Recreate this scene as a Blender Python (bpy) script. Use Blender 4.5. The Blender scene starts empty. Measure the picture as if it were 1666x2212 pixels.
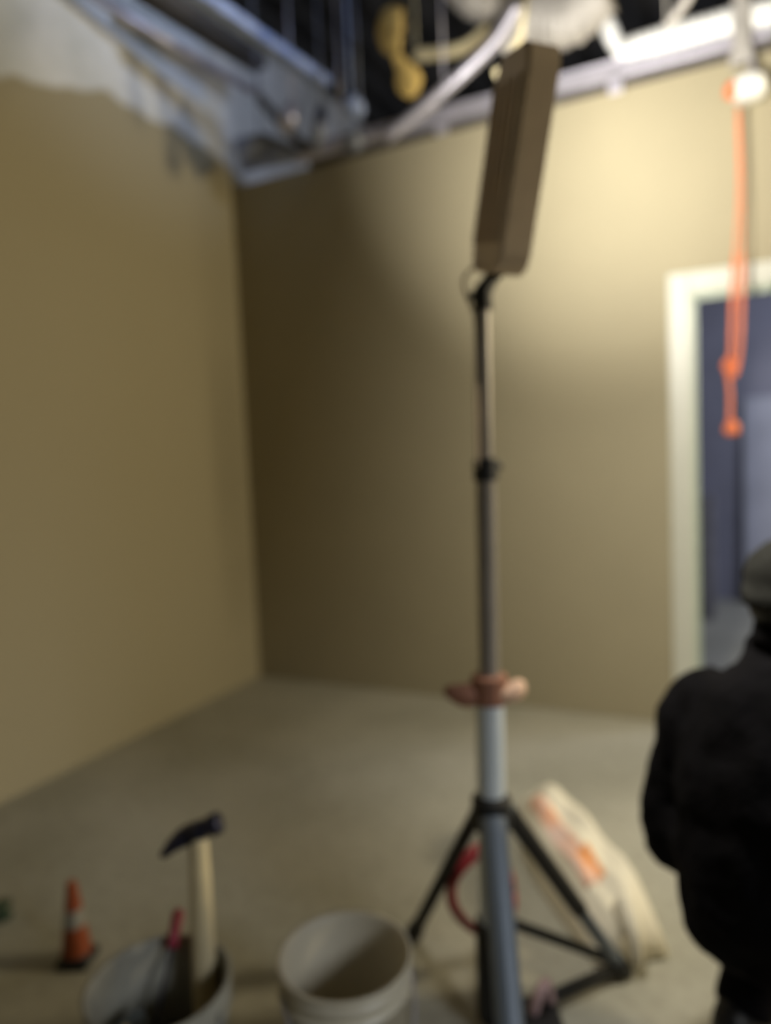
import bpy, bmesh, math, random
from mathutils import Vector, Matrix, Euler
random.seed(7)
S = bpy.context.scene
COL = S.collection
R = math.radians

# ------------------------------------------------------------------ camera
# room frame: X runs along the back wall from the corner, Y=0 is the back wall, -Y comes toward the viewer
CAMLOC = Vector((2.66, -3.532, 1.31))
YAW, PITCH, ROLL, FPX = R(26.3), R(4.33), R(2.58), 1546.0
fwd0 = Vector((-math.sin(YAW), math.cos(YAW), 0)); right0 = Vector((math.cos(YAW), math.sin(YAW), 0))
F = fwd0 * math.cos(PITCH) - Vector((0, 0, 1)) * math.sin(PITCH)
U0 = fwd0 * math.sin(PITCH) + Vector((0, 0, 1)) * math.cos(PITCH)
RT = right0 * math.cos(ROLL) - U0 * math.sin(ROLL)
UP = right0 * math.sin(ROLL) + U0 * math.cos(ROLL)
cam = bpy.data.cameras.new('camera'); camo = bpy.data.objects.new('camera', cam); COL.objects.link(camo)
camo.matrix_world = Matrix(((RT.x, UP.x, -F.x, CAMLOC.x), (RT.y, UP.y, -F.y, CAMLOC.y), (RT.z, UP.z, -F.z, CAMLOC.z), (0, 0, 0, 1)))
cam.sensor_fit = 'HORIZONTAL'; cam.sensor_width = 36.0; cam.lens = FPX / 1666 * 36
cam.clip_start = 0.02
cam.dof.use_dof = True; cam.dof.focus_distance = 0.6; cam.dof.aperture_fstop = 2.1
S.camera = camo

# ------------------------------------------------------------------ world, lights, exposure
W = bpy.data.worlds.new('world'); S.world = W; W.use_nodes = True
W.node_tree.nodes['Background'].inputs[0].default_value = (0.45, 0.6, 1.0, 1)
W.node_tree.nodes['Background'].inputs[1].default_value = 0.006
S.view_settings.view_transform = 'Standard'; S.view_settings.look = 'None'
S.view_settings.exposure = 0.0; S.view_settings.gamma = 1.0
BEAM_POWER, WASH_POWER = 11.5, 52.0
BEAM_SPREAD = 64.0
HALL_POWER, SIDE_POWER, COOL_FILL_POWER, HIGH_FILL_POWER = 44.0, 80.0, 4.2, 3.2

def aim(o, direction, up=Vector((0, 0, 1))):
    z = -Vector(direction).normalized(); x = up.cross(z).normalized(); y = z.cross(x)
    m = Matrix((x, y, z)).transposed().to_4x4(); m.translation = o.location; o.matrix_world = m
def area_light(name, loc, direction, sx, sy, power, color, spread=180.0):
    l = bpy.data.lights.new(name, 'AREA'); l.shape = 'RECTANGLE'; l.size = sx; l.size_y = sy
    l.energy = power; l.color = color; l.spread = R(spread)
    o = bpy.data.objects.new(name, l); COL.objects.link(o); o.location = loc; aim(o, direction); return o
# cool daylight that fills the next room, then added fills out of view: one warm, two cool
area_light('hall_daylight', (4.6, 1.3, 2.2), (-1, 0.5, -0.5), 1.2, 1.4, HALL_POWER, (0.74, 0.80, 1.0))
area_light('warm_side_fill', (5.7, -0.16, 2.3), (-1, -0.46, 0.04), 0.35, 0.5, SIDE_POWER, (1.0, 0.86, 0.58), 160.0)  # added fill, lifts the left wall and the floor
area_light('cool_side_fill', (5.7, -3.6, 2.1), (-1, 0.32, -0.62), 0.9, 0.9, COOL_FILL_POWER, (0.86, 0.92, 1.0), 48.0)  # added fill for the buckets and the tripod tube

area_light('cool_high_fill', (5.8, -2.6, 3.75), (-1, 0.33, 0.0), 0.6, 0.3, HIGH_FILL_POWER, (0.55, 0.68, 1.0), 24.0)  # added fill, brightens the blue channel and upper corner

# ------------------------------------------------------------------ helpers
def ray(px, py): return F + RT * ((px - 833) / FPX) - UP * ((py - 1106) / FPX)
def at_z(px, py, z=0.0):                       # point of the picture on a horizontal level
    d = ray(px, py); return CAMLOC + d * ((z - CAMLOC.z) / d.z)
def at_y(px, py, y):                           # ... on a plane parallel to the back wall
    d = ray(px, py); return CAMLOC + d * ((y - CAMLOC.y) / d.y)
def at_d(px, py, dist):                        # ... at a distance ahead of the viewer
    d = ray(px, py); return CAMLOC + d * (dist / d.dot(fwd0))
def wl(x, y, z=0.0):                           # metres right / ahead of the viewer's feet -> room frame
    p = Vector((CAMLOC.x, CAMLOC.y, 0)) + right0 * x + fwd0 * y; p.z = z; return p

def mat(name, col, rough=0.6, metal=0.0, var=0.0, scale=8.0, bump=0.0, col2=None, emit=None, bscale=None, spec=0.5, trans=0.0):
    m = bpy.data.materials.new(name); m.use_nodes = True; nt = m.node_tree; b = nt.nodes['Principled BSDF']
    b.inputs['Base Color'].default_value = (*col, 1); b.inputs['Roughness'].default_value = rough
    b.inputs['Metallic'].default_value = metal; b.inputs['Specular IOR Level'].default_value = spec
    if trans: b.inputs['Transmission Weight'].default_value = trans
    tc = nt.nodes.new('ShaderNodeTexCoord')
    n = nt.nodes.new('ShaderNodeTexNoise'); n.inputs['Scale'].default_value = scale; n.inputs['Detail'].default_value = 6
    nt.links.new(tc.outputs['Object'], n.inputs['Vector'])
    r = nt.nodes.new('ShaderNodeValToRGB'); r.color_ramp.elements[0].position = 0.35; r.color_ramp.elements[1].position = 0.7
    c2 = col2 if col2 else tuple(c * (1 - var) for c in col)
    r.color_ramp.elements[0].color = (*c2, 1); r.color_ramp.elements[1].color = (*col, 1)
    nt.links.new(n.outputs['Fac'], r.inputs['Fac']); nt.links.new(r.outputs['Color'], b.inputs['Base Color'])
    if bump:
        n2 = nt.nodes.new('ShaderNodeTexNoise'); n2.inputs['Scale'].default_value = bscale or scale * 10
        nt.links.new(tc.outputs['Object'], n2.inputs['Vector'])
        bp = nt.nodes.new('ShaderNodeBump'); bp.inputs['Strength'].default_value = bump; bp.inputs['Distance'].default_value = 0.01
        nt.links.new(n2.outputs['Fac'], bp.inputs['Height']); nt.links.new(bp.outputs['Normal'], b.inputs['Normal'])
    if emit:
        b.inputs['Emission Color'].default_value = (*emit[0], 1); b.inputs['Emission Strength'].default_value = emit[1]
    return m

PAINT = (0.385, 0.335, 0.215)
M = {
 'paint': mat('tan wall paint', PAINT, 0.75, var=0.04, scale=3, bump=0.15, bscale=160),
 'trim': mat('cream trim paint', (0.60, 0.60, 0.51), 0.4, var=0.03, bump=0.05),
 'jamb': mat('pale green jamb paint', (0.55, 0.62, 0.50), 0.4, var=0.04),
 'deck': mat('dark roof deck', (0.035, 0.032, 0.028), 0.8, var=0.4, scale=4),
 'galv': mat('galvanised steel', (0.62, 0.60, 0.68), 0.38, 0.55, var=0.15, scale=20),
 'bluegalv': mat('bluish galvanised steel', (0.50, 0.62, 0.95), 0.45, 0.1, var=0.25, scale=14),
 'slate': mat('slate grey zinc', (0.30, 0.33, 0.42), 0.5, 0.15, var=0.35, scale=10),
 'darksteel': mat('dark shadow-gap steel', (0.10, 0.09, 0.08), 0.6, 0.3, var=0.2),
 'pole': mat('grey steel tube', (0.34, 0.31, 0.28), 0.4, 0.3, var=0.12, scale=12),
 'chrome': mat('bright blue-grey steel tube', (0.76, 0.84, 0.92), 0.35, 0.2, var=0.08, scale=12),
 'legblue': mat('slate blue leg enamel', (0.17, 0.20, 0.24), 0.4, 0.2, var=0.1),
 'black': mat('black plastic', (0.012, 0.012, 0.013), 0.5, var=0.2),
 'housing': mat('brown-grey lamp housing', (0.74, 0.61, 0.48), 0.55, 0.1, var=0.12, scale=14, bump=0.1),
 'lens': mat('lamp lens', (0.9, 0.9, 0.85), 0.3, emit=((1.0, 0.96, 0.88), 12.0)),
 'terracotta': mat('reddish brown rubber', (0.42, 0.19, 0.12), 0.6, var=0.35, scale=18),
 'peach': mat('peach plastic', (0.80, 0.52, 0.36), 0.5, var=0.15, scale=18),
 'bucket': mat('off-white plastic', (0.66, 0.60, 0.46), 0.42, var=0.08, scale=6),
 'bucketdirty': mat('dusty white plastic', (0.45, 0.43, 0.35), 0.55, var=0.35, scale=9),
 'plaster': mat('dried grey plaster', (0.26, 0.26, 0.23), 0.9, var=0.5, scale=14, bump=0.6, bscale=40),
 'wood': mat('pale ash wood', (0.74, 0.62, 0.37), 0.5, var=0.15, scale=10),
 'hammer': mat('dark forged steel', (0.06, 0.06, 0.10), 0.35, 0.7, var=0.3, scale=22),
 'orange': mat('orange rubber', (0.80, 0.20, 0.07), 0.5, var=0.08),
 'orangecap': mat('deep orange plastic', (0.30, 0.065, 0.018), 0.5, var=0.1),
 'white': mat('white plastic', (0.82, 0.82, 0.78), 0.45, var=0.03),
 'reflect': mat('grey-white reflective band', (0.30, 0.29, 0.25), 0.4, var=0.05),
 'red': mat('dark red rubber', (0.36, 0.02, 0.03), 0.5, var=0.2),
 'redtool': mat('crimson handle plastic', (0.30, 0.02, 0.05), 0.4, var=0.15),
 'pink': mat('dusty pink plastic', (0.50, 0.33, 0.32), 0.5, var=0.2),
 'green': mat('dull green plastic', (0.04, 0.07, 0.04), 0.5, var=0.15),
 'sack': mat('white paper sack', (0.84, 0.78, 0.62), 0.7, var=0.06, scale=6, bump=0.35, bscale=18),
 'print': mat('orange print', (0.92, 0.42, 0.20), 0.7, var=0.3, scale=9, col2=(0.85, 0.62, 0.52)),
 'badge': mat('bright orange print', (0.95, 0.40, 0.14), 0.7, var=0.15, scale=12),
 'yellow': mat('yellow glass wool', (0.75, 0.52, 0.16), 0.95, var=0.5, scale=16, bump=0.8, bscale=60),
 'cream': mat('cream coated strap', (0.78, 0.68, 0.42), 0.6, var=0.2),
 'flex': mat('pale foil flexible duct', (0.48, 0.45, 0.41), 0.55, 0.1, var=0.25, scale=8),
 'foil': mat('bright foil faced duct wrap', (0.95, 0.95, 0.92), 0.6, var=0.03, scale=14),
 'greyduct': mat('dull grey sheet metal', (0.30, 0.29, 0.31), 0.5, 0.3, var=0.4, scale=9),
 'skin': mat('skin', (0.50, 0.30, 0.21), 0.5, var=0.1, scale=20),
 'jacket': mat('black work jacket cloth', (0.0065, 0.006, 0.007), 0.9, var=0.4, scale=20, bump=0.4, bscale=90, spec=0.06),
 'trousers': mat('black trouser cloth', (0.006, 0.005, 0.006), 0.95, var=0.3, scale=20, spec=0.1),
 'cap': mat('dark grey knit', (0.024, 0.024, 0.021), 0.95, var=0.4, scale=30, bump=0.5, bscale=200, spec=0.1),
 'hallwall': mat('slate blue wall paint', (0.27, 0.27, 0.33), 0.8, var=0.25, scale=2.2),
 'hallpanel': mat('pale lavender grey board', (0.46, 0.47, 0.54), 0.8, var=0.2, scale=3),
}

def floor_material():
    m = bpy.data.materials.new('smooth concrete slab'); m.use_nodes = True; nt = m.node_tree; L = nt.links
    b = nt.nodes['Principled BSDF']; b.inputs['Roughness'].default_value = 0.72
    tc = nt.nodes.new('ShaderNodeTexCoord')
    n1 = nt.nodes.new('ShaderNodeTexNoise'); n1.inputs['Scale'].default_value = 1.6; n1.inputs['Detail'].default_value = 7
    n2 = nt.nodes.new('ShaderNodeTexNoise'); n2.inputs['Scale'].default_value = 26; n2.inputs['Detail'].default_value = 6
    for n in (n1, n2): L.new(tc.outputs['Object'], n.inputs['Vector'])
    r1 = nt.nodes.new('ShaderNodeValToRGB'); r1.color_ramp.elements[0].position = 0.3; r1.color_ramp.elements[1].position = 0.62
    r1.color_ramp.elements[0].color = (0.32, 0.31, 0.245, 1); r1.color_ramp.elements[1].color = (0.43, 0.415, 0.34, 1)
    L.new(n1.outputs['Fac'], r1.inputs['Fac'])
    r2 = nt.nodes.new('ShaderNodeValToRGB'); r2.color_ramp.elements[0].position = 0.3; r2.color_ramp.elements[1].position = 0.6
    r2.color_ramp.elements[0].color = (0.86, 0.85, 0.84, 1); r2.color_ramp.elements[1].color = (1, 1, 1, 1)
    L.new(n2.outputs['Fac'], r2.inputs['Fac'])
    mx = nt.nodes.new('ShaderNodeMixRGB'); mx.blend_type = 'MULTIPLY'; mx.inputs['Fac'].default_value = 1
    L.new(r1.outputs['Color'], mx.inputs['Color1']); L.new(r2.outputs['Color'], mx.inputs['Color2'])
    L.new(mx.outputs['Color'], b.inputs['Base Color'])
    bp = nt.nodes.new('ShaderNodeBump'); bp.inputs['Strength'].default_value = 0.15; L.new(n2.outputs['Fac'], bp.inputs['Height']); L.new(bp.outputs['Normal'], b.inputs['Normal'])
    return m

def leftwall_material():
    # paint stops at an uneven rolled edge about 3 m up; bare drywall above it
    m = bpy.data.materials.new('tan paint under bare drywall'); m.use_nodes = True; nt = m.node_tree; L = nt.links
    b = nt.nodes['Principled BSDF']; b.inputs['Roughness'].default_value = 0.78
    tc = nt.nodes.new('ShaderNodeTexCoord'); sp = nt.nodes.new('ShaderNodeSeparateXYZ'); L.new(tc.outputs['Object'], sp.inputs['Vector'])
    n = nt.nodes.new('ShaderNodeTexNoise'); n.inputs['Scale'].default_value = 2.6; n.inputs['Detail'].default_value = 2
    cb = nt.nodes.new('ShaderNodeCombineXYZ'); L.new(sp.outputs['Y'], cb.inputs['X']); L.new(cb.outputs['Vector'], n.inputs['Vector'])
    yo = nt.nodes.new('ShaderNodeMath'); yo.operation = 'ADD'; yo.inputs[1].default_value = 0.5; L.new(sp.outputs['Y'], yo.inputs[0])
    y2 = nt.nodes.new('ShaderNodeMath'); y2.operation = 'MULTIPLY'; L.new(yo.outputs[0], y2.inputs[0]); L.new(yo.outputs[0], y2.inputs[1])
    yz = nt.nodes.new('ShaderNodeMath'); yz.operation = 'MULTIPLY_ADD'; yz.inputs[1].default_value = 0.2; L.new(y2.outputs[0], yz.inputs[0]); L.new(sp.outputs['Z'], yz.inputs[2])
    ml = nt.nodes.new('ShaderNodeMath'); ml.operation = 'MULTIPLY_ADD'; ml.inputs[1].default_value = -0.20; L.new(n.outputs['Fac'], ml.inputs[0]); L.new(yz.outputs[0], ml.inputs[2])
    gt = nt.nodes.new('ShaderNodeMapRange'); gt.inputs['From Min'].default_value = 2.985; gt.inputs['From Max'].default_value = 3.01
    L.new(ml.outputs['Value'], gt.inputs['Value'])
    n3 = nt.nodes.new('ShaderNodeTexNoise'); n3.inputs['Scale'].default_value = 3; L.new(tc.outputs['Object'], n3.inputs['Vector'])
    r3 = nt.nodes.new('ShaderNodeValToRGB'); r3.color_ramp.elements[0].color = (0.60, 0.61, 0.57, 1); r3.color_ramp.elements[1].color = (0.80, 0.80, 0.77, 1)
    r3.color_ramp.elements[0].position = 0.35; r3.color_ramp.elements[1].position = 0.65
    L.new(n3.outputs['Fac'], r3.inputs['Fac'])
    mx = nt.nodes.new('ShaderNodeMixRGB'); mx.inputs['Color1'].default_value = (*PAINT, 1)
    L.new(gt.outputs['Result'], mx.inputs['Fac']); L.new(r3.outputs['Color'], mx.inputs['Color2']); L.new(mx.outputs['Color'], b.inputs['Base Color'])
    return m

def link(name, me, m, parent=None):
    me.materials.append(m) if m else None
    o = bpy.data.objects.new(name, me); COL.objects.link(o)
    if parent: o.parent = parent
    return o
def obj(name, bm, m, parent=None, smooth=False, bevel=0.0, sub=0, origin=None, seg=2):
    """link bm as one object; origin (room frame) re-bases the vertices on that point"""
    if origin is not None: bmesh.ops.translate(bm, vec=-Vector(origin), verts=bm.verts)
    bmesh.ops.recalc_face_normals(bm, faces=bm.faces)
    me = bpy.data.meshes.new(name); bm.to_mesh(me); bm.free()
    if smooth:
        for p in me.polygons: p.use_smooth = True
    o = link(name, me, m, parent)
    if origin is not None: o.location = origin
    if bevel:
        b = o.modifiers.new('bevel', 'BEVEL'); b.width = bevel; b.segments = seg; b.limit_method = 'ANGLE'
    if sub:
        s = o.modifiers.new('sub', 'SUBSURF'); s.levels = sub; s.render_levels = sub
    return o
def thing(name, label, cat, loc, group=None, rz=0.0):
    o = bpy.data.objects.new(name, None); COL.objects.link(o); o.location = loc; o.rotation_euler = (0, 0, rz)
    o.empty_display_size = 0.1
    return tag(o, label, cat, group)
def tag(o, label, cat, group=None):
    o['label'] = label; o['category'] = cat
    if group: o['group'] = group
    return o
def struct(o): o['kind'] = 'structure'; return o
def box(bm, a, b, rot=None, about=None):
    a = Vector(a); b = Vector(b); c = (a + b) / 2; s = b - a
    r = bmesh.ops.create_cube(bm, size=1)['verts']
    for v in r:
        v.co = Vector((v.co.x * abs(s.x), v.co.y * abs(s.y), v.co.z * abs(s.z)))
        if rot: v.co = rot @ v.co
        v.co += c
    return r
def tube(bm, pts, rad, n=14, caps=True, flat=1.0, up=None):
    pts = [Vector(p) for p in pts]; rads = rad if isinstance(rad, (list, tuple)) else [rad] * len(pts)
    rings = []; prev = None
    for i, p in enumerate(pts):
        t = (pts[min(i + 1, len(pts) - 1)] - pts[max(i - 1, 0)]).normalized()
        ref = up or (prev if prev else (Vector((0, 0, 1)) if abs(t.z) < 0.9 else Vector((1, 0, 0))))
        x = (ref - t * ref.dot(t)).normalized(); y = t.cross(x); prev = x
        rings.append([bm.verts.new(p + (x * math.cos(2 * math.pi * k / n) + y * math.sin(2 * math.pi * k / n) * flat) * rads[i]) for k in range(n)])
    for a, b in zip(rings, rings[1:]):
        for k in range(n): bm.faces.new((a[k], a[(k + 1) % n], b[(k + 1) % n], b[k]))
    if caps: bm.faces.new(rings[0][::-1]); bm.faces.new(rings[-1])
def lathe(bm, prof, n=48, c=(0, 0, 0), close=False):
    c = Vector(c); rings = []
    for r, z in prof:
        if r < 1e-6: rings.append([bm.verts.new(c + Vector((0, 0, z)))])
        else: rings.append([bm.verts.new(c + Vector((r * math.cos(2 * math.pi * k / n), r * math.sin(2 * math.pi * k / n), z))) for k in range(n)])
    for a, b in zip(rings, rings[1:]):
        if len(a) == 1 and len(b) == 1: continue
        for k in range(n):
            k2 = (k + 1) % n
            if len(a) == 1: bm.faces.new((a[0], b[k], b[k2]))
            elif len(b) == 1: bm.faces.new((a[k], a[k2], b[0]))
            else: bm.faces.new((a[k], a[k2], b[k2], b[k]))
def NB(): return bmesh.new()
def curvy(pts, n=8):                           # Catmull-Rom through the points
    P = [Vector(p) for p in pts]; P = [2 * P[0] - P[1]] + P + [2 * P[-1] - P[-2]]; out = []
    for i in range(1, len(P) - 2):
        for k in range(n):
            t = k / n; a, b, c, d = P[i - 1:i + 3]
            out.append(0.5 * ((2 * b) + (c - a) * t + (2 * a - 5 * b + 4 * c - d) * t * t + (3 * b - a - 3 * c + d) * t ** 3))
    out.append(P[-2]); return out

# ------------------------------------------------------------------ room shell
TOP = 2.93
bm = NB(); box(bm, (-0.15, -6.5, -0.12), (6.2, 3.2, 0)); struct(obj('floor', bm, floor_material()))
bm = NB(); box(bm, (-0.15, -6.5, 0), (0, 3.2, 4.2)); struct(obj('wall_left', bm, leftwall_material()))
DX0, DX1, DZ = 2.47, 3.36, 1.985
bm = NB()
box(bm, (0, 0, 0), (DX0, 0.13, TOP)); box(bm, (DX1, 0, 0), (6.0, 0.13, TOP)); box(bm, (DX0, 0, DZ), (DX1, 0.13, TOP))
struct(obj('wall_back', bm, M['paint']))
bm = NB(); box(bm, (6.0, -6.5, 0), (6.2, 3.2, 4.2)); struct(obj('wall_right', bm, M['paint']))
bm = NB(); box(bm, (-0.15, 3.0, 0), (6.2, 3.2, 4.2)); struct(obj('wall_hall', bm, M['hallwall']))
bm = NB(); box(bm, (-0.15, -6.5, 4.0), (6.2, 3.2, 4.2))
for i in range(30): box(bm, (-0.1 + i * 0.21, -6.4, 3.955), (0.0 + i * 0.21, 3.1, 4.0))
struct(obj('ceiling', bm, M['deck']))
# door opening: casing and jamb
bm = NB(); CW = 0.085
box(bm, (DX0 - CW, -0.018, 0), (DX0 + 0.006, 0, DZ + CW)); box(bm, (DX1 - 0.006, -0.018, 0), (DX1 + CW, 0, DZ + CW)); box(bm, (DX0 + 0.006, -0.018, DZ - 0.006), (DX1 - 0.006, 0, DZ + CW))
struct(obj('trim_1', bm, M['trim'], bevel=0.004))
bm = NB()
box(bm, (DX0, 0.0, 0), (DX0 + 0.018, 0.13, DZ)); box(bm, (DX1 - 0.018, 0.0, 0), (DX1, 0.13, DZ)); box(bm, (DX0 + 0.018, 0.0, DZ - 0.018), (DX1 - 0.018, 0.13, DZ))
box(bm, (DX0 + 0.018, 0.05, 0), (DX0 + 0.03, 0.09, DZ - 0.018)); box(bm, (DX0 + 0.018, 0.05, DZ - 0.03), (DX1 - 0.018, 0.09, DZ - 0.018))
struct(obj('door_1', bm, M['jamb'], bevel=0.002))

# what shows of the next room: pale boards leaning on its wall
p1 = at_y(1640, 860, 2.7)
bm = NB(); box(bm, (at_y(1606, 900, 2.93).x, 2.93, 0), (3.6, 2.955, 1.66)); o = obj('leaning_board', bm, M['hallpanel'], origin=(3.0, 2.94, 0), bevel=0.004)
o.rotation_euler = (R(-1.5), 0, 0)
tag(o, 'pale grey board standing against the wall seen through the doorway', 'board')
bm = NB(); box(bm, (1.7, 2.2, 0), (2.5, 2.6, 0.92)); box(bm, (1.72, 2.18, 0.08), (2.08, 2.2, 0.86)); box(bm, (2.12, 2.18, 0.08), (2.48, 2.2, 0.86))
tag(obj('storage_box', bm, M['greyduct'], origin=(2.1, 2.4, 0), bevel=0.01), 'dark low cabinet beyond the doorway, left of the pale board', 'cabinet')

# ------------------------------------------------------------------ steel track along the top of the back wall
tr = thing('ceiling_track', 'pale galvanised steel track running along the top of the back wall', 'track', (3.0, 0, TOP))
def pl(name, bm, m, parent, **k):              # part given in the room frame, parent unrotated
    bmesh.ops.translate(bm, vec=-Vector(parent.location), verts=bm.verts); return obj(name, bm, m, parent, **k)
bm = NB(); box(bm, (0.55, -0.05, TOP + 0.03), (6.0, 0.14, TOP + 0.10)); box(bm, (0.55, -0.056, TOP + 0.094), (6.0, -0.04, TOP + 0.104)); box(bm, (0.55, -0.056, TOP + 0.026), (6.0, -0.04, TOP + 0.036))
pl('channel', bm, M['galv'], tr, bevel=0.003)
bm = NB(); box(bm, (0.55, -0.022, TOP - 0.005), (6.0, 0.13, TOP + 0.03)); pl('shadow_gap_strip', bm, M['darksteel'], tr)
for px, py in ((955, 275), (1330, 185)):
    c = at_y(px, py, -0.06); bm = NB()
    box(bm, (c.x - 0.03, -0.075, c.z - 0.035), (c.x + 0.03, -0.056, c.z + 0.07)); tube(bm, [(c.x, -0.085, c.z), (c.x, -0.07, c.z)], 0.008, 8)
    pl('clip', bm, M['galv'], tr, bevel=0.003)
# hanger strap crossing the track
a = at_y(1588, 10, -0.10); b = at_y(1602, 140, -0.10)
bm = NB(); box(bm, (b.x - 0.032, -0.12, b.z), (b.x + 0.032, -0.09, 3.955)); box(bm, (b.x - 0.045, -0.125, b.z + 0.0), (b.x + 0.045, -0.08, b.z + 0.04))
tag(obj('hanger_strap', bm, M['flex'], origin=(b.x, -0.1, 3.95), bevel=0.003), 'pale vertical steel hanger crossing the track above the doorway', 'bracket')

# ------------------------------------------------------------------ orange cord and its box
c = at_y(1617, 190, -0.14)
bx = thing('junction_box', 'cream round electrical box with an orange side, under the track above the doorway', 'electrical box', c)
bm = NB(); lathe(bm, [(0, -0.045), (0.045, -0.045), (0.066, -0.025), (0.07, 0.0), (0.066, 0.03), (0.04, 0.045), (0, 0.045)], 32)
pl_o = obj('body', bm, M['white'], bx, smooth=True)
bm = NB(); lathe(bm, [(0, -0.03), (0.02, -0.03), (0.034, -0.015), (0.034, 0.02), (0.02, 0.032), (0, 0.032)], 24, c=(-0.055, -0.02, -0.005))
obj('orange_socket', bm, M['orange'], bx, smooth=True)
bm = NB(); tube(bm, [(0.02, 0, 0.04), (0.015, 0.02, 0.10), (0, 0.04, 0.2)], 0.010, 10); obj('hanging_arm', bm, M['galv'], bx)
def cordp(px, py, y=-0.16): return at_y(px, py, y)
cd = thing('extension_cord', 'orange extension cord hanging in a long loop in front of the doorway', 'cord', cordp(1590, 235))
bm = NB()
s1 = curvy([cordp(1593, 232), cordp(1596, 420), cordp(1583, 640), cordp(1578, 780), cordp(1572, 800, -0.17), cordp(1578, 850), cordp(1577, 915)], 6)
tube(bm, s1, [0.0042 if i < 10 else 0.009 for i in range(len(s1))], 10)
s2 = curvy([cordp(1597, 232, -0.175), cordp(1604, 420, -0.18), cordp(1603, 640, -0.18), cordp(1598, 760, -0.18), cordp(1586, 812, -0.185), cordp(1570, 790, -0.19), cordp(1578, 768, -0.175)], 6)
tube(bm, s2, [0.0035 if i < 10 else 0.009 for i in range(len(s2))], 10)
pl('cable', bm, M['orange'], cd, smooth=True)
bm = NB(); k0 = cordp(1577, 790, -0.175); tube(bm, curvy([k0 + Vector((0.022 * math.cos(t), -0.012 + 0.006 * math.sin(2 * t), 0.026 * math.sin(t))) for t in [i * 0.7 for i in range(10)]], 4), 0.0085, 8)
pl('knot', bm, M['orange'], cd, smooth=True)
pc = cordp(1581, 925); bm = NB()
lathe(bm, [(0, -0.03), (0.018, -0.03), (0.029, -0.02), (0.031, 0.0), (0.026, 0.018), (0.014, 0.034), (0, 0.036)], 20, c=pc)
pl('plug', bm, M['orange'], cd, smooth=True)

# ------------------------------------------------------------------ above the wall: ducts, channel, wool, conduits
def ribbed(pts, rad, rib=0.012, n=24, step=0.018):
    P = curvy(pts, 24); L = [0]
    for a, b in zip(P, P[1:]): L.append(L[-1] + (b - a).length)
    rr = [rad + rib * 0.5 * math.sin(l / step * 2 * math.pi / 2) for l in L]
    bm = NB(); tube(bm, P, rr, n); return bm
# bluish channel, parallel to the left wall high up
a = at_z(395, -35, 3.35); b = at_z(703, 182, 3.22)
d = (b - a).normalized(); side = d.cross(Vector((0, 0, 1))).normalized(); upv = side.cross(d)
def channel(a, b, w, h, t=0.004):
    bm = NB(); d = (b - a); L = d.length; d.normalize(); s = d.cross(Vector((0, 0, 1))).normalized(); u = s.cross(d)
    rot = Matrix((d, s, u)).transposed()
    c = (a + b) / 2
    def bb(s0, s1, u0, u1):
        for v in box(bm, (-L / 2, s0, u0), (L / 2, s1, u1)): v.co = rot @ v.co + c
    bb(-w / 2, w / 2, -h / 2, -h / 2 + t); bb(-w / 2, -w / 2 + t, -h / 2 + t, h / 2); bb(w / 2 - t, w / 2, -h / 2 + t, h / 2)
    return bm
o = obj('steel_stud', channel(a, b, 0.07, 0.05), M['bluegalv'], origin=b)
tag(o, 'pale blue steel channel sloping down toward the corner, high on the left', 'channel')
a2 = at_z(300, -40, 3.5); b2 = at_z(560, 128, 3.5)
o = obj('steel_joist', channel(a2, b2, 0.10, 0.12), M['darksteel'], origin=b2)
tag(o, 'dark steel joist between the bare drywall and the pale blue channel', 'joist')
a3 = at_z(120, -60, 3.42); b3 = at_z(560, 205, 3.28)
bm = NB(); tube(bm, [a3, (a3 + b3) / 2 + Vector((0, 0, -0.01)), b3], 0.022, 12)
tag(obj('conduit', bm, M['galv'], origin=b3, smooth=True), 'thin grey conduit running along the top of the bare drywall', 'pipe')
# yellow wool strip
bm = NB(); tube(bm, curvy([at_d(850, 20, 3.3), at_d(842, 70, 3.25), at_d(858, 120, 3.2), at_d(880, 165, 3.2), at_d(890, 210, 3.2)], 6), [0.05, 0.055, 0.06, 0.062, 0.066, 0.07, 0.066, 0.06, 0.056, 0.048, 0.04, 0.03, 0.026, 0.028, 0.03, 0.035, 0.045, 0.052, 0.056, 0.06, 0.06, 0.055, 0.048, 0.036, 0.02], 12, flat=0.5)
for v in bm.verts: v.co += Vector((random.uniform(-1, 1), random.uniform(-1, 1), random.uniform(-1, 1))) * 0.009
tube(bm, [at_d(850, 25, 3.3), Vector((at_d(850, 25, 3.3).x, at_d(850, 25, 3.3).y, 3.955))], 0.006, 6)
tag(obj('insulation_strip', bm, M['yellow'], origin=at_d(850, 20, 3.3), smooth=True, sub=1), 'torn yellow insulation strip dangling in the dark above the back wall', 'insulation')
# conduits
def conduit(pts, r, label, m='galv', name='conduit'):
    bm = NB(); tube(bm, curvy(pts, 8), r, 12); m_ = Vector(pts[1] if len(pts) != 3 else pts[0]); tube(bm, [m_, Vector((m_.x, m_.y, 3.955))], 0.004, 6); return tag(obj(name, bm, M[m], origin=pts[0], smooth=True), label, 'pipe')
conduit([at_d(835, 300, 3.45), at_d(960, 195, 3.3), at_d(1060, 100, 3.2), at_d(1120, 10, 3.1)], 0.028, 'grey conduit rising diagonally from the track to behind the lamp head')
conduit([at_d(900, 120, 3.7), at_d(1000, 105, 3.5), at_d(1060, 60, 3.4)], 0.03, 'short brownish pipe crossing above the yellow insulation', 'cream')
conduit([at_d(1440, 60, 3.0), at_d(1470, 20, 2.95), at_d(1500, -30, 2.9)], 0.02, 'thin bent pipe above the bright foil duct at the upper right', 'flex')
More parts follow.
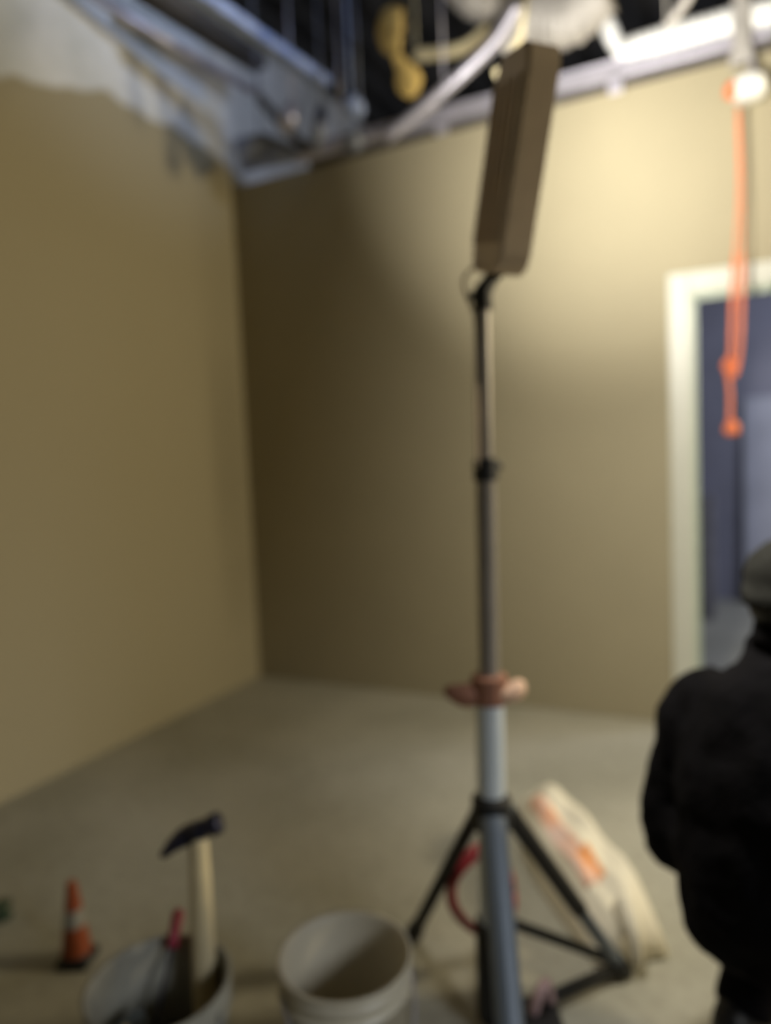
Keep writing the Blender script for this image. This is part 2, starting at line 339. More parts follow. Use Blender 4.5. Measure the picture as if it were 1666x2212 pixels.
# pale flexible ducts
o = obj('flexible_duct', ribbed([at_d(1100, 95, 3.4), at_d(1150, 45, 3.3), at_d(1230, 40, 3.2), at_d(1300, -25, 3.1)], 0.105), M['flex'], origin=at_d(1150, 45, 3.3), smooth=True)
tag(o, 'fat pale ribbed flexible duct above the lamp head', 'duct')
o = obj('flexible_duct', ribbed([at_d(985, -40, 3.6), at_d(1030, 5, 3.55), at_d(1085, 15, 3.6), at_d(1120, -30, 3.7)], 0.075), M['flex'], origin=at_d(1030, 5, 3.55), smooth=True)
tag(o, 'smaller ribbed duct bending at the top edge, left of the fat pale one', 'duct')
# foil duct, caught by the beam
fd = thing('foil_duct', 'brightly lit white foil wrapped duct lying just above the track at upper right', 'duct', at_y(1500, 75, 0.02))
bm = ribbed([at_y(1335, 122, 0.0), at_y(1420, 95, -0.02), at_y(1520, 68, -0.02), at_y(1620, 42, -0.02), at_y(1760, 15, -0.02)], 0.062, 0.008)
pl('wrap', bm, M['foil'], fd, smooth=True)
bm = NB(); e = at_y(1318, 75, 0.0); tube(bm, [e + Vector((-0.02, 0, 0.1)), e, e + Vector((0.05, 0, -0.10))], [0.03, 0.045, 0.03], 14); pl('torn_flap', bm, M['foil'], fd, smooth=True, sub=1)
bm = NB(); e = at_y(1358, 108, -0.06); bmesh.ops.create_icosphere(bm, subdivisions=3, radius=0.036, matrix=Matrix.Translation(e)); pl('end_knob', bm, M['foil'], fd, smooth=True)
# corner clutter: grey sheet and fittings
o = NB(); q = [at_d(505, 300, 3.9), at_d(520, 375, 3.95), at_d(640, 350, 3.95), at_d(655, 330, 3.95), at_d(560, 290, 3.9)]
vs = [o.verts.new(v) for v in q]; fc = o.faces.new(vs); tube(o, [q[4], Vector((q[4].x, q[4].y, 3.955))], 0.005, 6); r = bmesh.ops.extrude_face_region(o, geom=[fc]); bmesh.ops.translate(o, vec=(0.01, 0.03, 0.02), verts=[v for v in r['geom'] if isinstance(v, bmesh.types.BMVert)])
tag(obj('sheet_metal_plate', o, M['slate'], origin=q[1], bevel=0.003), 'blue-grey sheet metal plate tucked into the upper room corner', 'plate')
def fitting(px, py, dist, r, ln, label, m='slate', tilt=0.3):
    c = at_d(px, py, dist); bm = NB(); v = Vector((math.sin(tilt), 0.2, math.cos(tilt))).normalized()
    tube(bm, [c - v * ln / 2, c - v * ln * 0.3, c - v * ln * 0.28, c + v * ln * 0.28, c + v * ln * 0.3, c + v * ln / 2], [r * 0.7, r * 0.7, r, r, r * 0.7, r * 0.7], 16)
    e_ = c + v * ln * 0.4; tube(bm, [e_, Vector((e_.x, e_.y, 3.955))], 0.005, 6)
    return tag(obj('pipe_fitting', bm, M[m], origin=c, smooth=True), label, 'fitting')
fitting(625, 255, 3.7, 0.045, 0.14, 'dull grey pipe fitting nearest the left wall in the upper corner', 'galv')
fitting(690, 275, 3.7, 0.035, 0.22, 'tall narrow blue-grey fitting hanging in the middle of the corner clutter', 'slate', 0.1)
fitting(765, 230, 3.6, 0.045, 0.11, 'bright blue-grey fitting at the right of the corner clutter, uppermost', 'bluegalv', -0.5)
fitting(765, 305, 3.5, 0.045, 0.11, 'blue-grey fitting resting just above the track near the corner', 'slate', 0.9)
conduit([at_d(640, 345, 3.8), at_d(740, 318, 3.75), at_d(860, 275, 3.6), at_d(940, 225, 3.5)], 0.02, 'slim grey pipe lying just above the left end of the track')
conduit([at_d(560, 210, 3.8), at_d(640, 300, 3.85), at_d(690, 325, 3.9)], 0.024, 'dark pipe dropping from the joist into the upper corner', 'darksteel')
# cream strap near the lamp head's top
bm = NB(); tube(bm, curvy([at_d(1125, 80, 2.5), at_d(1105, 115, 2.48), at_d(1098, 140, 2.46), at_d(1080, 165, 2.45), at_d(1072, 150, 2.45)], 6), 0.012, 8, flat=0.5)
tube(bm, [at_d(1125, 80, 2.5), at_d(1140, -40, 2.7)], 0.01, 8)
tag(obj('hanging_strap', bm, M['cream'], origin=at_d(1125, 80, 2.5), smooth=True), 'cream strap curling beside the top of the lamp head', 'strap')

# ------------------------------------------------------------------ tripod work light
D = 1.55
base = wl(0.201, D, 0)
ptop = at_d(1043, 640, D)
wk = thing('work_light', 'tall grey work light on a tripod stand with a long narrow brown-backed head', 'work light', base)
def wp(name, bm, m, **k): return pl(name, bm, m, wk, **k)
hub = at_d(1062, 1742, D)
axis = (ptop - hub).normalized()
def ax(z): return hub + axis * ((z - hub.z) / axis.z)
zk, zj, zt = 0.789, 1.28, ptop.z
bm = NB(); tube(bm, [ax(0.03), ax(zk)], 0.031, 24); wp('outer_tube', bm, M['chrome'], smooth=False)
bm = NB(); tube(bm, [ax(zk), ax(zj)], 0.022, 24); wp('middle_tube', bm, M['pole'])
bm = NB(); tube(bm, [ax(zj), ax(zt)], 0.0155, 24); wp('upper_tube', bm, M['pole'])
bm = NB(); tube(bm, [ax(zj - 0.03), ax(zj - 0.028), ax(zj + 0.015), ax(zj + 0.02)], [0.022, 0.0265, 0.0265, 0.017], 20); tube(bm, [ax(zj), ax(zj) + right0 * 0.035], 0.007, 10); wp('clamp_collar', bm, M['black'])
# clamp with two winged handles
bm = NB(); tube(bm, [ax(zk - 0.03), ax(zk - 0.028), ax(zk + 0.03), ax(zk + 0.034)], [0.032, 0.04, 0.04, 0.03], 20); wp('clamp_collar', bm, M['terracotta'])
kc = ax(zk - 0.005)
bm = NB(); tube(bm, curvy([kc + right0 * -0.02, kc + right0 * -0.055 + Vector((0, 0, -0.006)), kc + right0 * -0.10 + Vector((0, 0, 0.008))], 5), [0.02, 0.024, 0.026, 0.027, 0.027, 0.027, 0.025, 0.022, 0.019, 0.015, 0.006], 12)
wp('clamp_handle', bm, M['terracotta'], smooth=True)
bm = NB(); tube(bm, curvy([kc + right0 * 0.01 - fwd0 * 0.02, kc + right0 * 0.05 + Vector((0, 0, 0.0)) - fwd0 * 0.01, kc + right0 * 0.075 + Vector((0, 0, 0.02))], 5), [0.016, 0.018, 0.019, 0.02, 0.021, 0.022, 0.022, 0.021, 0.019, 0.015, 0.006], 12)
wp('clamp_handle', bm, M['peach'], smooth=True)
bm = NB(); tube(bm, [hub + axis * -0.05, hub + axis * -0.045, hub + axis * 0.02, hub + axis * 0.03], [0.034, 0.044, 0.044, 0.033], 20)
wp('hub', bm, M['black'])
feet = [(wl(0.02, 1.85, 0.012), 'black'), (wl(0.542, 1.682, 0.012), 'legblue'), (wl(0.185, 1.14, 0.012), 'legblue')]
for i, (ft, mm) in enumerate(feet):
    dr = (ft - hub); dr.z = 0; dr.normalize(); s0 = hub + dr * 0.035 + axis * -0.01
    bm = NB(); tube(bm, [s0, ft], 0.0165 if i < 2 else 0.029, 20); lg = wp('leg', bm, M[mm])
    if i == 1:
        bm = NB(); tube(bm, [s0 + (ft - s0) * 0.02, s0 + (ft - s0) * 0.60], 0.0205, 16); bmesh.ops.translate(bm, vec=-Vector(wk.location), verts=bm.verts); obj('leg_sleeve', bm, M['black'], lg)
    bm = NB(); dd = (ft - s0).normalized(); tube(bm, [ft - dd * 0.05, ft - dd * 0.045, ft], [0.018, 0.023, 0.022] if i < 2 else [0.03, 0.034, 0.033], 14)
    bmesh.ops.translate(bm, vec=-Vector(wk.location), verts=bm.verts); obj('rubber_foot', bm, M['black'], lg)
    m1 = s0.lerp(ft, 0.93 if i != 2 else 0.6)
    if i == 0: continue
    bm = NB(); tube(bm, [ax(0.25) + dr * 0.02, m1], 0.013, 8, flat=0.45); wp('brace_and_shadow_bar', bm, M['black'])
    if i == 1: bm = NB(); tube(bm, [ax(0.035) + dr * 0.02 - fwd0 * 0.03, ft + Vector((0, 0, 0.02))], 0.019, 10, flat=0.5); wp('brace_and_shadow_bar', bm, M['black'])  # low dark bar added in place of a shadow on the floor
bm = NB(); tube(bm, [ax(0.02), ax(0.025), ax(0.25), ax(0.255)], [0.034, 0.041, 0.041, 0.032], 20); wp('lower_collar', bm, M['black'])
# head
hb = at_d(1068, 592, D + 0.01); ht = at_d(1138, 105, D - 0.09)
hu = (ht - hb).normalized(); HL = (ht - hb).length
lampdir = Vector((0.82, 0.57, 0.2)); lampdir = (lampdir - hu * lampdir.dot(hu)).normalized()   # the panel faces right and back, seen nearly edge on
hx = lampdir.cross(hu).normalized()
hrot = Matrix((hx, lampdir, hu)).transposed()
hc = (hb + ht) / 2
def hpt(x, y, z): return hc + hx * x + lampdir * y + hu * z
def rounded_slab(bm, w, h, y0, y1, r):
    out = []
    for cx, cz, a0 in ((w / 2 - r, -h / 2 + r, -90), (w / 2 - r, h / 2 - r, 0), (-w / 2 + r, h / 2 - r, 90), (-w / 2 + r, -h / 2 + r, 180)):
        for k in range(7): a = R(a0 + k * 15); out.append((cx + r * math.cos(a), cz + r * math.sin(a)))
    A = [bm.verts.new(hpt(x, y0, z)) for x, z in out]; B = [bm.verts.new(hpt(x, y1, z)) for x, z in out]
    n = len(out); bm.faces.new(A[::-1]); bm.faces.new(B)
    for k in range(n): bm.faces.new((A[k], A[(k + 1) % n], B[(k + 1) % n], B[k]))
HW = 0.17
bm = NB(); rounded_slab(bm, HW, HL, -0.028, 0.012, 0.045); wp('lamp_housing', bm, M['housing'], bevel=0.009, seg=3)
bm = NB(); rounded_slab(bm, HW, HL, 0.004, 0.040, 0.045)      # deep rim round the recessed lens
for fa in [f for f in bm.faces if len(f.verts) > 4]: bmesh.ops.delete(bm, geom=[fa], context='FACES_ONLY')
rim = wp('lamp_rim', bm, M['housing']); so = rim.modifiers.new('s', 'SOLIDIFY'); so.thickness = 0.006; so.offset = -1
bm = NB(); rounded_slab(bm, HW - 0.012, HL - 0.012, 0.0125, 0.017, 0.038); wp('lens', bm, M['lens'])
bm = NB()
for k in range(5): box_v = box(bm, (-0.003, -0.008, -HL * 0.36), (0.003, 0, HL * 0.36)); [setattr(v, 'co', hpt(v.co.x + (k - 2) * 0.034, v.co.y - 0.026, v.co.z)) for v in box_v]
wp('cooling_fins', bm, M['housing'])
yb = hb + Vector((0, 0, 0.0))
bm = NB(); tube(bm, [ax(zt - 0.03), ax(zt + 0.01), yb], [0.021, 0.02, 0.014], 16); tube(bm, [yb - hx * 0.05 + hu * 0.012, yb - hx * 0.03 - hu * 0.004, yb + hx * 0.03 - hu * 0.004, yb + hx * 0.05 + hu * 0.012], 0.007, 10)
tube(bm, [ax(zt) - right0 * 0.03, ax(zt)], 0.009, 10); wp('tilt_bracket', bm, M['black'])
bm = NB(); tube(bm, curvy([hpt(-0.045, -0.01, -HL / 2 + 0.03), at_d(1003, 600, D), at_d(1012, 650, D), at_d(1028, 700, D), at_d(1030, 900, D - 0.02), at_d(1032, 1010, D - 0.02)], 6), 0.0035, 8); wp('power_cable', bm, M['housing'], smooth=True)
# the lamp's own light leaves the lens
l1 = area_light('work_light_beam', hpt(0, 0.09, 0), (0, 1, 0), 0.06, HL * 0.85, BEAM_POWER, (1.0, 0.965, 0.90), BEAM_SPREAD)
aim(l1, Vector((2.12, 0, 2.78)) - hpt(0, 0.05, 0), hu)
l2 = area_light('work_light_wash', hpt(0, 0.045, 0), (0, 1, 0), 0.16, HL * 0.85, WASH_POWER, (1.0, 0.95, 0.84), 180.0)
aim(l2, lampdir - hu * 0.22, hu)

# red cord looped under the hub, a black battery box on the floor
lc = wl(0.205, D + 0.17, 0.0)
rc = thing('red_cord_coil', 'red cord looped in a narrow coil behind the front leg of the tripod', 'cord', Vector((lc.x, lc.y, 0)))
ctr = at_d(1040, 1930, D + 0.17)
bm = NB()
for j in range(2):
    rr = 0.078 + 0.008 * j; pts = []
    for k in range(25):
        t = 2 * math.pi * k / 24; pts.append(ctr + right0 * (rr * math.cos(t) * (0.85 if j else 1)) + Vector((0, 0, 1)) * (rr * 1.32 * math.sin(t)) + fwd0 * (0.02 * math.sin(t * 2) + j * 0.012))
    tube(bm, pts, 0.012, 10)
pl('loop', bm, M['red'], rc, smooth=True)
bm = NB(); tube(bm, curvy([ctr + Vector((0, 0, 0.1)), ctr + Vector((0, 0, 0.14)) - fwd0 * 0.04, hub - axis * 0.04 + fwd0 * 0.03], 6), 0.007, 8); pl('tie', bm, M['red'], rc, smooth=True)
b0 = wl(0.29, 1.46, 0)
bt = thing('battery_box', 'small black power box on the floor against the foot of the tripod column', 'power box', b0, rz=YAW)
bm = NB(); box(bm, (-0.045, -0.055, 0), (0.04, 0.055, 0.10)); obj('case', bm, M['black'], bt, bevel=0.01, seg=3)
bm = NB(); tube(bm, curvy([(-0.02, 0.0, 0.10), (-0.005, 0.0, 0.145), (0.015, 0.02, 0.15), (0.025, 0.03, 0.10)], 5), 0.012, 10); obj('plug', bm, M['pink'], bt, smooth=True)

# ------------------------------------------------------------------ buckets
def make_bucket(name, label, px, py, dist, r, h, mt, rz=0.0):
    c = at_z(px, py, h)                         # centre of the rim
    t = thing(name, label, 'bucket', Vector((c.x, c.y, 0)), rz=rz)
    rb = r * 0.86; bm = NB()
    prof = [(0, 0.0), (rb * 0.93, 0.0), (rb, 0.008), (rb + (r - rb) * 0.8, h * 0.8), (r * 1.02, h * 0.8), (r * 1.025, h * 0.815), (r * 0.975, h * 0.82), (r * 0.985, h * 0.9), (r * 1.03, h * 0.905), (r * 1.03, h * 0.92), (r * 0.985, h * 0.925), (r * 0.99, h - 0.012), (r * 1.04, h - 0.01), (r * 1.045, h), (r * 0.985, h), (r * 0.965, h - 0.01), (rb * 0.96, 0.012), (rb * 0.9, 0.006), (0, 0.006)]
    lathe(bm, prof, 64); obj('body', bm, mt, t, smooth=True)
    bm = NB()
    pts = [Vector((r * 1.06 * math.cos(a), r * 0.25 * 0 + 0.0, 0)) for a in ()]
    for k in range(25):
        a = math.pi * k / 24; pts.append(Vector((math.cos(a) * (r * 1.045), -math.sin(a) * r * 1.12, h * 0.86 - math.sin(a) * h * 0.42)))
    tube(bm, pts, 0.0025, 8); hd = obj('wire_handle', bm, M['galv'], t, smooth=True)
    bm = NB(); tube(bm, pts[10:15], 0.010, 10); obj('grip', bm, M['white'], hd, smooth=True)
    for s in (-1, 1):
        bm = NB(); tube(bm, [(s * r * 0.99, 0, h * 0.86), (s * r * 1.07, 0, h * 0.86)], 0.012, 12); obj('handle_ear', bm, mt, t)
    return t, c
b1, c1 = make_bucket('bucket', 'clean empty off-white plastic bucket beside the tripod', 745, 2058, 1.4, 0.131, 0.31, M['bucket'], YAW + 0.4)
b2, c2 = make_bucket('bucket', 'dusty grey-white bucket with a hammer standing in it', 342, 2118, 1.35, 0.135, 0.31, M['bucketdirty'], YAW - 0.3)
# plaster crust left in the dusty bucket
bm = NB(); lathe(bm, [(0, 0.105), (0.03, 0.10), (0.06, 0.115), (0.09, 0.11), (0.122, 0.13), (0.120, 0.10), (0.115, 0.012), (0, 0.012)], 40)
for v in bm.verts:
    if v.co.z > 0.09: v.co.z += 0.02 * math.sin(v.co.x * 60) * math.cos(v.co.y * 45)
obj('plaster_residue', bm, M['plaster'], b2, smooth=True)
# hammer: handle down in the bucket, claw to the left
hh = at_d(428, 1795, 1.46)
hf = Vector((c2.x, c2.y, 0)) + right0 * 0.075 + fwd0 * 0.045 + Vector((0, 0, 0.128))
hm = thing('hammer', 'wooden handled hammer standing head up in the dusty bucket', 'hammer', hf)
hd_ = (hh - hf).normalized()
bm = NB(); n = 12; tube(bm, [hf + hd_ * ((hh - hf).length * t) for t in [i / n for i in range(n + 1)]], [0.015, 0.024, 0.0255, 0.026, 0.0255, 0.025, 0.024, 0.024, 0.0235, 0.023, 0.022, 0.021, 0.018], 16, flat=0.8, up=right0)
pl('handle', bm, M['wood'], hm, smooth=True)
hs = (right0 * math.cos(R(20)) + Vector((0, 0, 1)) * math.sin(R(20))).normalized()
bm = NB()
tube(bm, [hh + hs * 0.052, hh + hs * 0.050, hh + hs * 0.028, hh + hs * 0.024, hh + hs * 0.014, hh + hs * -0.018], [0.020, 0.023, 0.023, 0.018, 0.021, 0.022], 16)
for s in (-1, 1):
    tube(bm, curvy([hh + hs * -0.012 + fwd0 * s * 0.006, hh + hs * -0.045 + fwd0 * s * 0.011 + Vector((0, 0, -0.002)), hh + hs * -0.082 + fwd0 * s * 0.016 + Vector((0, 0, -0.016))], 5), [0.021, 0.020, 0.019, 0.018, 0.017, 0.016, 0.014, 0.012, 0.011, 0.009, 0.005], 10, flat=0.55, up=hd_)
pl('head', bm, M['hammer'], hm, smooth=True)
# red-handled screwdriver leaning in the dusty bucket
s1_ = at_d(383, 1985, 1.47); s0_ = Vector((c2.x, c2.y, 0)) + right0 * -0.03 + fwd0 * -0.02 + Vector((0, 0, 0.14))
sd = thing('screwdriver', 'crimson handled screwdriver peeping over the rim of the dusty bucket', 'screwdriver', s0_)
v = (s1_ - s0_).normalized()
bm = NB(); tube(bm, [s1_ - v * 0.055, s1_ - v * 0.05, s1_ - v * 0.03, s1_ + v * 0.01, s1_ + v * 0.02], [0.009, 0.013, 0.011, 0.014, 0.006], 12); pl('handle', bm, M['redtool'], sd, smooth=True)
bm = NB(); tube(bm, [s0_, s1_ - v * 0.05], 0.0035, 8); pl('shaft', bm, M['hammer'], sd)
# grey sponge float in the bucket
f0 = Vector((c2.x, c2.y, 0.20)) - right0 * 0.05 - fwd0 * 0.03
fl_ = thing('plaster_float', 'blue-grey plastering float lying inside the dusty bucket', 'trowel', f0, rz=YAW + 0.5)
bm = NB(); rt = Euler((R(32), R(-14), 0)).to_matrix()
box(bm, (-0.04, -0.055, -0.004), (0.04, 0.055, 0.004), rot=rt); obj('blade', bm, mat('blue-grey sponge rubber', (0.15, 0.17, 0.17), 0.8, var=0.3), fl_, bevel=0.003)
bm = NB(); tube(bm, [rt @ Vector((0, -0.03, 0.004)), rt @ Vector((0, -0.03, 0.025)), rt @ Vector((0, 0.03, 0.025)), rt @ Vector((0, 0.03, 0.004))], 0.008, 10); obj('handle', bm, M['cream'], fl_, smooth=True)

# ------------------------------------------------------------------ small cone at left, green spool at the edge
cc = at_z(168, 2076, 0)
cn = thing('safety_cone', 'small dark orange marker cone with pale band and black base, left of the buckets', 'cone', cc, rz=0.4)
bm = NB(); box(bm, (-0.042, -0.042, 0), (0.042, 0.042, 0.02)); tube(bm, [(0, 0, 0.018), (0, 0, 0.03)], [0.042, 0.038], 20); obj('base', bm, M['black'], cn, bevel=0.005)
def cr(z): return 0.038 - (z - 0.03) / 0.20 * 0.026
for nm, z0, z1, mm in (('lower_section', 0.03, 0.105, 'orangecap'), ('reflective_band', 0.105, 0.15, 'reflect'), ('tip', 0.15, 0.225, 'orangecap')):
    bm = NB(); tube(bm, [(0, 0, z0), (0, 0, z1)] if nm != 'tip' else [(0, 0, z0), (0, 0, z1 - 0.004), (0, 0, z1)], [cr(z0), cr(z1)] if nm != 'tip' else [cr(z0), cr(z1), cr(z1) * 0.7], 28); obj(nm, bm, M[mm], cn, smooth=False)
gc = at_z(6, 1982, 0)
bm = NB(); lathe(bm, [(0, 0), (0.028, 0), (0.028, 0.006), (0.018, 0.008), (0.018, 0.036), (0.028, 0.038), (0.028, 0.044), (0, 0.044)], 24)
g = obj('line_spool', bm, M['green'], bevel=0.001); g.location = gc; tag(g, 'tiny dull green spool on the floor at the far left edge', 'spool')

# ------------------------------------------------------------------ white sack at right
def sack():
    far, near = at_z(1150, 1795, 0), at_z(1362, 2075, 0)
    ctr = (far + near) / 2; along = (near - far); L = along.length; yaw = math.atan2(along.y, along.x)
    t = thing('paper_sack', 'slumped white paper sack with faded orange print behind the tripod leg', 'sack', ctr, rz=yaw)
    nx, ny = 26, 18; bm = NB(); g = {}
    def top(u, v):                             # u along -1..1 (far..near), v across -1..1
        e = (1 - abs(u) ** 5) * (1 - abs(v) ** 4)
        h = (0.185 - 0.03 * u + 0.03 * v) * max(e, 0) ** 0.5
        h += 0.008 * math.sin(u * 9 + v * 4) + 0.006 * math.sin(u * 5 - v * 11)
        return max(h, 0.012)
    for i in range(nx + 1):
        for j in range(ny + 1):
            u = -1 + 2 * i / nx; v = -1 + 2 * j / ny
            w = 0.108 * (1 - 0.55 * max(-u, 0) ** 2 - 0.10 * max(u, 0) ** 2)
            g[i, j] = bm.verts.new((u * (L / 2 + 0.02), v * w, top(u, v)))
    b = {}
    for k in g:
        if k[0] in (0, nx) or k[1] in (0, ny): b[k] = bm.verts.new((g[k].co.x * 0.97, g[k].co.y * 0.97, 0.0))
    for i in range(nx):
        for j in range(ny): bm.faces.new((g[i, j], g[i + 1, j], g[i + 1, j + 1], g[i, j + 1]))
    loop = [(i, 0) for i in range(nx)] + [(nx, j) for j in range(ny)] + [(i, ny) for i in range(nx, 0, -1)] + [(0, j) for j in range(ny, 0, -1)]
    for a, c in zip(loop, loop[1:] + loop[:1]): bm.faces.new((g[a], b[a], b[c], g[c]))
    bm.faces.new([b[k] for k in loop][::-1])
    body = obj('bag', bm, M['sack'], t, smooth=True)
    # print: thin raised panels following the side of the sack that faces the viewer
    def panel(u0, u1, v0, v1, nm, mm):
        bm = NB(); gg = {}; n1, n2 = 14, 6
        for i in range(n1 + 1):
            for j in range(n2 + 1):
                u = u0 + (u1 - u0) * i / n1; v = v0 + (v1 - v0) * j / n2
                gg[i, j] = bm.verts.new((u * (L / 2 + 0.02), v * 0.108 * (1 - 0.55 * max(-u, 0) ** 2 - 0.10 * max(u, 0) ** 2), top(u, v) + 0.0025))
        for i in range(n1):
            for j in range(n2): bm.faces.new((gg[i, j], gg[i + 1, j], gg[i + 1, j + 1], gg[i, j + 1]))
        o = obj(nm, bm, mm, t, smooth=True); s = o.modifiers.new('sol', 'SOLIDIFY'); s.thickness = 0.002; return o
    panel(-0.62, 0.62, -0.62, -0.15, 'printed_band', M['print'])
    panel(0.28, 0.58, -0.40, 0.0, 'printed_badge', M['badge'])
    # gathered end toward the viewer
    bm = NB(); tube(bm, curvy([(L / 2 - 0.03, 0.0, 0.13), (L / 2 + 0.035, -0.01, 0.10), (L / 2 + 0.055, -0.01, 0.03)], 5), [0.05, 0.05, 0.045, 0.042, 0.038, 0.034, 0.03, 0.028, 0.026, 0.024, 0.02], 14, flat=0.6)
    obj('folded_end', bm, M['sack'], t, smooth=True)
sack()

# ------------------------------------------------------------------ kneeling person
def skin_mesh(name, verts, edges, m, parent, sub=2, root=0, disp=0.0):
    me = bpy.data.meshes.new(name); me.from_pydata([v[:3] for v in verts], edges, [])
    o = link(name, me, m, parent)
    sk = o.modifiers.new('skin', 'SKIN'); sk.use_smooth_shade = True
    for i, v in enumerate(verts):
        r = v[3]; me.skin_vertices[0].data[i].radius = r if isinstance(r, tuple) else (r, r)
    me.skin_vertices[0].data[root].use_root = True
    s = o.modifiers.new('sub', 'SUBSURF'); s.levels = sub; s.render_levels = sub
    if disp:
        tx = bpy.data.textures.new(name, 'CLOUDS'); tx.noise_scale = 0.12
        d = o.modifiers.new('folds', 'DISPLACE'); d.texture = tx; d.strength = disp; d.mid_level = 0.5
    return o
PX = at_d(1724, 1200, 1.30)
pr = thing('person', 'person in black jacket and dark cap squatting with their back turned, at the right edge', 'person', Vector((PX.x, PX.y, 0)), rz=YAW - R(58))
pr.scale = (1, 1, 0.94)
# local: x right, y forward, z up; head above the origin
V = []; E_ = []
def add(x, y, z, r, prev=None):
    V.append((x, y, z, r)); i = len(V) - 1
    if prev is not None: E_.append((prev, i))
    return i
pel = add(0, -0.08, 0.43, (0.12, 0.11))
wst = add(0, -0.08, 0.58, (0.135, 0.10), pel); chs = add(0, -0.05, 0.76, (0.13, 0.10), wst)
upc = add(0, -0.03, 0.88, (0.08, 0.07), chs); nk = add(0, -0.005, 0.985, 0.052, upc); nk2 = add(0, 0.01, 1.02, 0.05, nk)
h1 = add(0, 0.02, 1.07, (0.068, 0.082), nk2); h2 = add(0, 0.015, 1.12, (0.074, 0.09), h1); h3 = add(0, 0.01, 1.165, (0.05, 0.06), h2)
ns = add(0, 0.118, 1.075, 0.010, h1)
for s in (-1, 1):
    sh = add(s * 0.14, -0.035, 0.84, 0.05, upc); ua = add(s * 0.19, -0.04, 0.72, 0.05, sh); el = add(s * 0.205, -0.05, 0.52, 0.042, ua)
    fa = add(s * 0.20, 0.08, 0.53, 0.038, el); wr = add(s * 0.18, 0.215, 0.555, 0.026, fa)
    pm = add(s * 0.165, 0.26, 0.55, (0.024, 0.036), wr); pm2 = add(s * 0.16, 0.30, 0.54, (0.02, 0.036), pm)
    for k, (dx, ln) in enumerate(((-0.03, 0.062), (-0.01, 0.070), (0.010, 0.066), (0.029, 0.052))):
        a = add(s * 0.16 + dx, 0.325, 0.535, 0.009, pm2); b = add(s * 0.16 + dx * 1.1, 0.325 + ln * 0.5, 0.52, 0.0085, a); add(s * 0.16 + dx * 1.1, 0.325 + ln * 0.75, 0.52 - ln * 0.5, 0.0075, b)
    th = add(s * 0.165 - s * 0.035, 0.265, 0.525, 0.011, pm); add(s * 0.165 - s * 0.055, 0.30, 0.505, 0.010, th)
    hp = add(s * 0.09, -0.05, 0.38, 0.085, pel); kn = add(s * 0.15, 0.27, 0.43, 0.06, hp); sn = add(s * 0.145, 0.15, 0.25, 0.05, kn); an = add(s * 0.14, 0.02, 0.09, 0.036, sn); add(s * 0.14, 0.10, 0.045, 0.03, an)
skin_mesh('body', V, E_, M['skin'], pr, 2, 0)
# face
for s in (-1, 1):
    bm = NB(); bmesh.ops.create_uvsphere(bm, u_segments=14, v_segments=10, radius=0.012, matrix=Matrix.Translation((s * 0.03, 0.092, 1.093))); obj('eye', bm, M['white'], pr, smooth=True)
    bm = NB(); bmesh.ops.create_uvsphere(bm, u_segments=14, v_segments=10, radius=1, matrix=Matrix.Translation((s * 0.076, 0.005, 1.075)) @ Matrix.Diagonal((0.01, 0.018, 0.03, 1))); obj('ear', bm, M['skin'], pr, smooth=True)
bm = NB(); tube(bm, curvy([(-0.024, 0.093, 1.035), (0, 0.101, 1.033), (0.024, 0.093, 1.035)], 4), 0.005, 8); obj('mouth', bm, M['terracotta'], pr, smooth=True)
# knitted cap over the crown and dark hair under it
bm = NB(); lathe(bm, [(0.088, -0.03), (0.094, -0.028), (0.095, 0.0), (0.090, 0.002), (0.092, 0.03), (0.082, 0.062), (0.055, 0.088), (0.02, 0.098), (0, 0.099)], 36)
for v in bm.verts: v.co.y *= 1.12; v.co.z += 0.04 * v.co.y
bmesh.ops.translate(bm, vec=(0, 0.008, 1.105), verts=bm.verts); obj('knit_cap', bm, M['cap'], pr, smooth=True)
bm = NB(); lathe(bm, [(0.062, -0.065), (0.079, -0.05), (0.086, -0.02), (0.088, 0.01)], 28)
bmesh.ops.delete(bm, geom=[v for v in bm.verts if v.co.y > 0.035], context='VERTS')
bmesh.ops.translate(bm, vec=(0, 0.002, 1.095), verts=bm.verts); hr = obj('hair', bm, M['black'], pr, smooth=True); sm = hr.modifiers.new('s', 'SOLIDIFY'); sm.thickness = 0.01
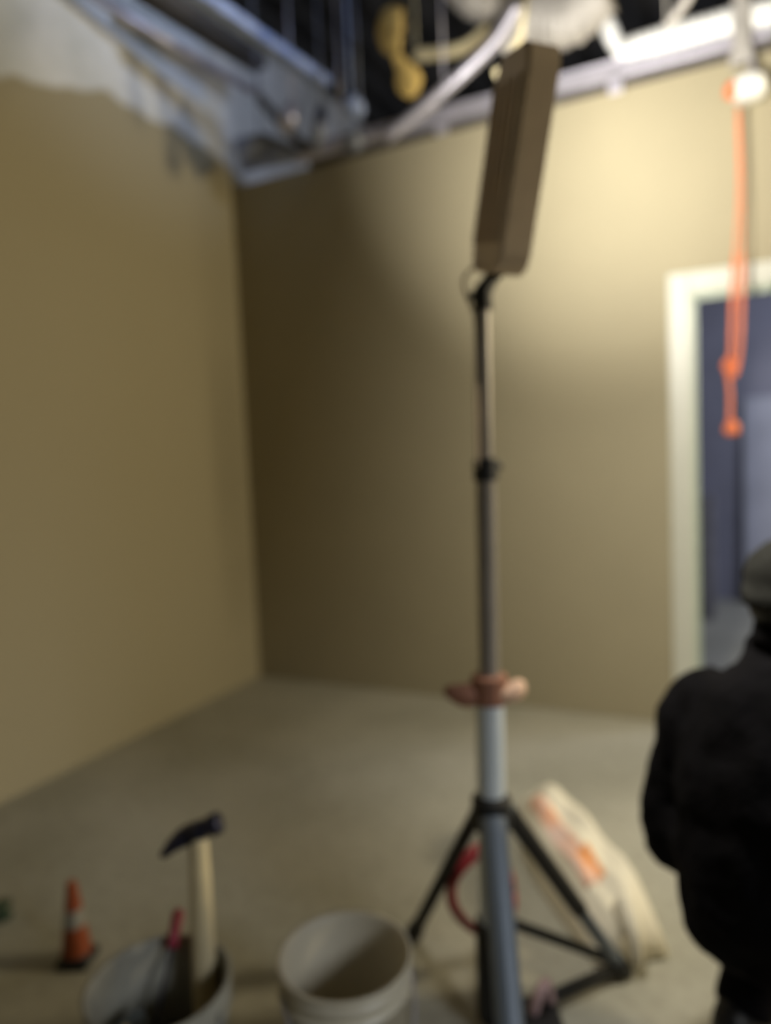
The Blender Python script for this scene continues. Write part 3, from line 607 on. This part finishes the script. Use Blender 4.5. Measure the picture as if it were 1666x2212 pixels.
# jacket
def cloth(name, parts, m, parent, disp):
    bm = NB()
    for pts, rad, flat in parts:
        P = curvy(pts, 5); n = len(pts); rr = []
        for k in range(len(P)):
            t = min(k / 5, n - 1); a = int(min(t, n - 2)); rr.append(rad[a] + (rad[a + 1] - rad[a]) * (t - a))
        tube(bm, P, rr, 28, flat=flat, up=Vector((1, 0, 0)) if flat != 1 else None)
    o = obj(name, bm, m, parent, smooth=True)
    r = o.modifiers.new('remesh', 'REMESH'); r.mode = 'VOXEL'; r.voxel_size = 0.012; r.use_smooth_shade = True
    sm = o.modifiers.new('smooth', 'SMOOTH'); sm.factor = 0.6; sm.iterations = 6
    tx = bpy.data.textures.new(name, 'CLOUDS'); tx.noise_scale = 0.11
    d = o.modifiers.new('folds', 'DISPLACE'); d.texture = tx; d.strength = disp; d.mid_level = 0.5
    return o
jp = [([(0, -0.06, 0.39), (0, -0.06, 0.42), (0, -0.075, 0.54), (0, -0.07, 0.67), (0, -0.05, 0.79), (0, -0.035, 0.87), (0, -0.01, 0.94), (0, 0.0, 0.995)], [0.155, 0.175, 0.185, 0.18, 0.18, 0.155, 0.095, 0.078], 0.86)]
for s in (-1, 1):
    jp.append(([(s * 0.11, -0.035, 0.865), (s * 0.165, -0.04, 0.82), (s * 0.195, -0.05, 0.68), (s * 0.215, -0.055, 0.51), (s * 0.20, 0.07, 0.52), (s * 0.175, 0.19, 0.552)], [0.075, 0.082, 0.078, 0.08, 0.064, 0.044], 1))
cloth('jacket', jp, M['jacket'], pr, 0.035)
bm = NB(); tube(bm, [(0, -0.005, 0.985), (0, 0.0, 1.035)], [0.078, 0.072], 24, caps=False); o = obj('collar', bm, M['jacket'], pr, smooth=True); o.modifiers.new('s', 'SOLIDIFY').thickness = 0.012
# trousers and boots
tp = []
for s in (-1, 1):
    tp.append(([(s * 0.05, -0.06, 0.44), (s * 0.085, -0.03, 0.385), (s * 0.12, 0.11, 0.41), (s * 0.15, 0.27, 0.43), (s * 0.15, 0.22, 0.33), (s * 0.145, 0.13, 0.22), (s * 0.14, 0.04, 0.10)], [0.10, 0.105, 0.095, 0.078, 0.075, 0.07, 0.06], 1))
cloth('trousers', tp, M['trousers'], pr, 0.012)
for s in (-1, 1):
    B_ = [(s * 0.14, 0.02, 0.15, 0.046), (s * 0.14, 0.0, 0.09, 0.046), (s * 0.14, -0.02, 0.048, 0.044), (s * 0.145, 0.08, 0.05, 0.044), (s * 0.15, 0.17, 0.042, 0.038), (s * 0.15, 0.20, 0.035, 0.028)]
    skin_mesh('boot', B_, [(0, 1), (1, 2), (1, 3), (3, 4), (4, 5)], M['black'], pr, 2, 1)
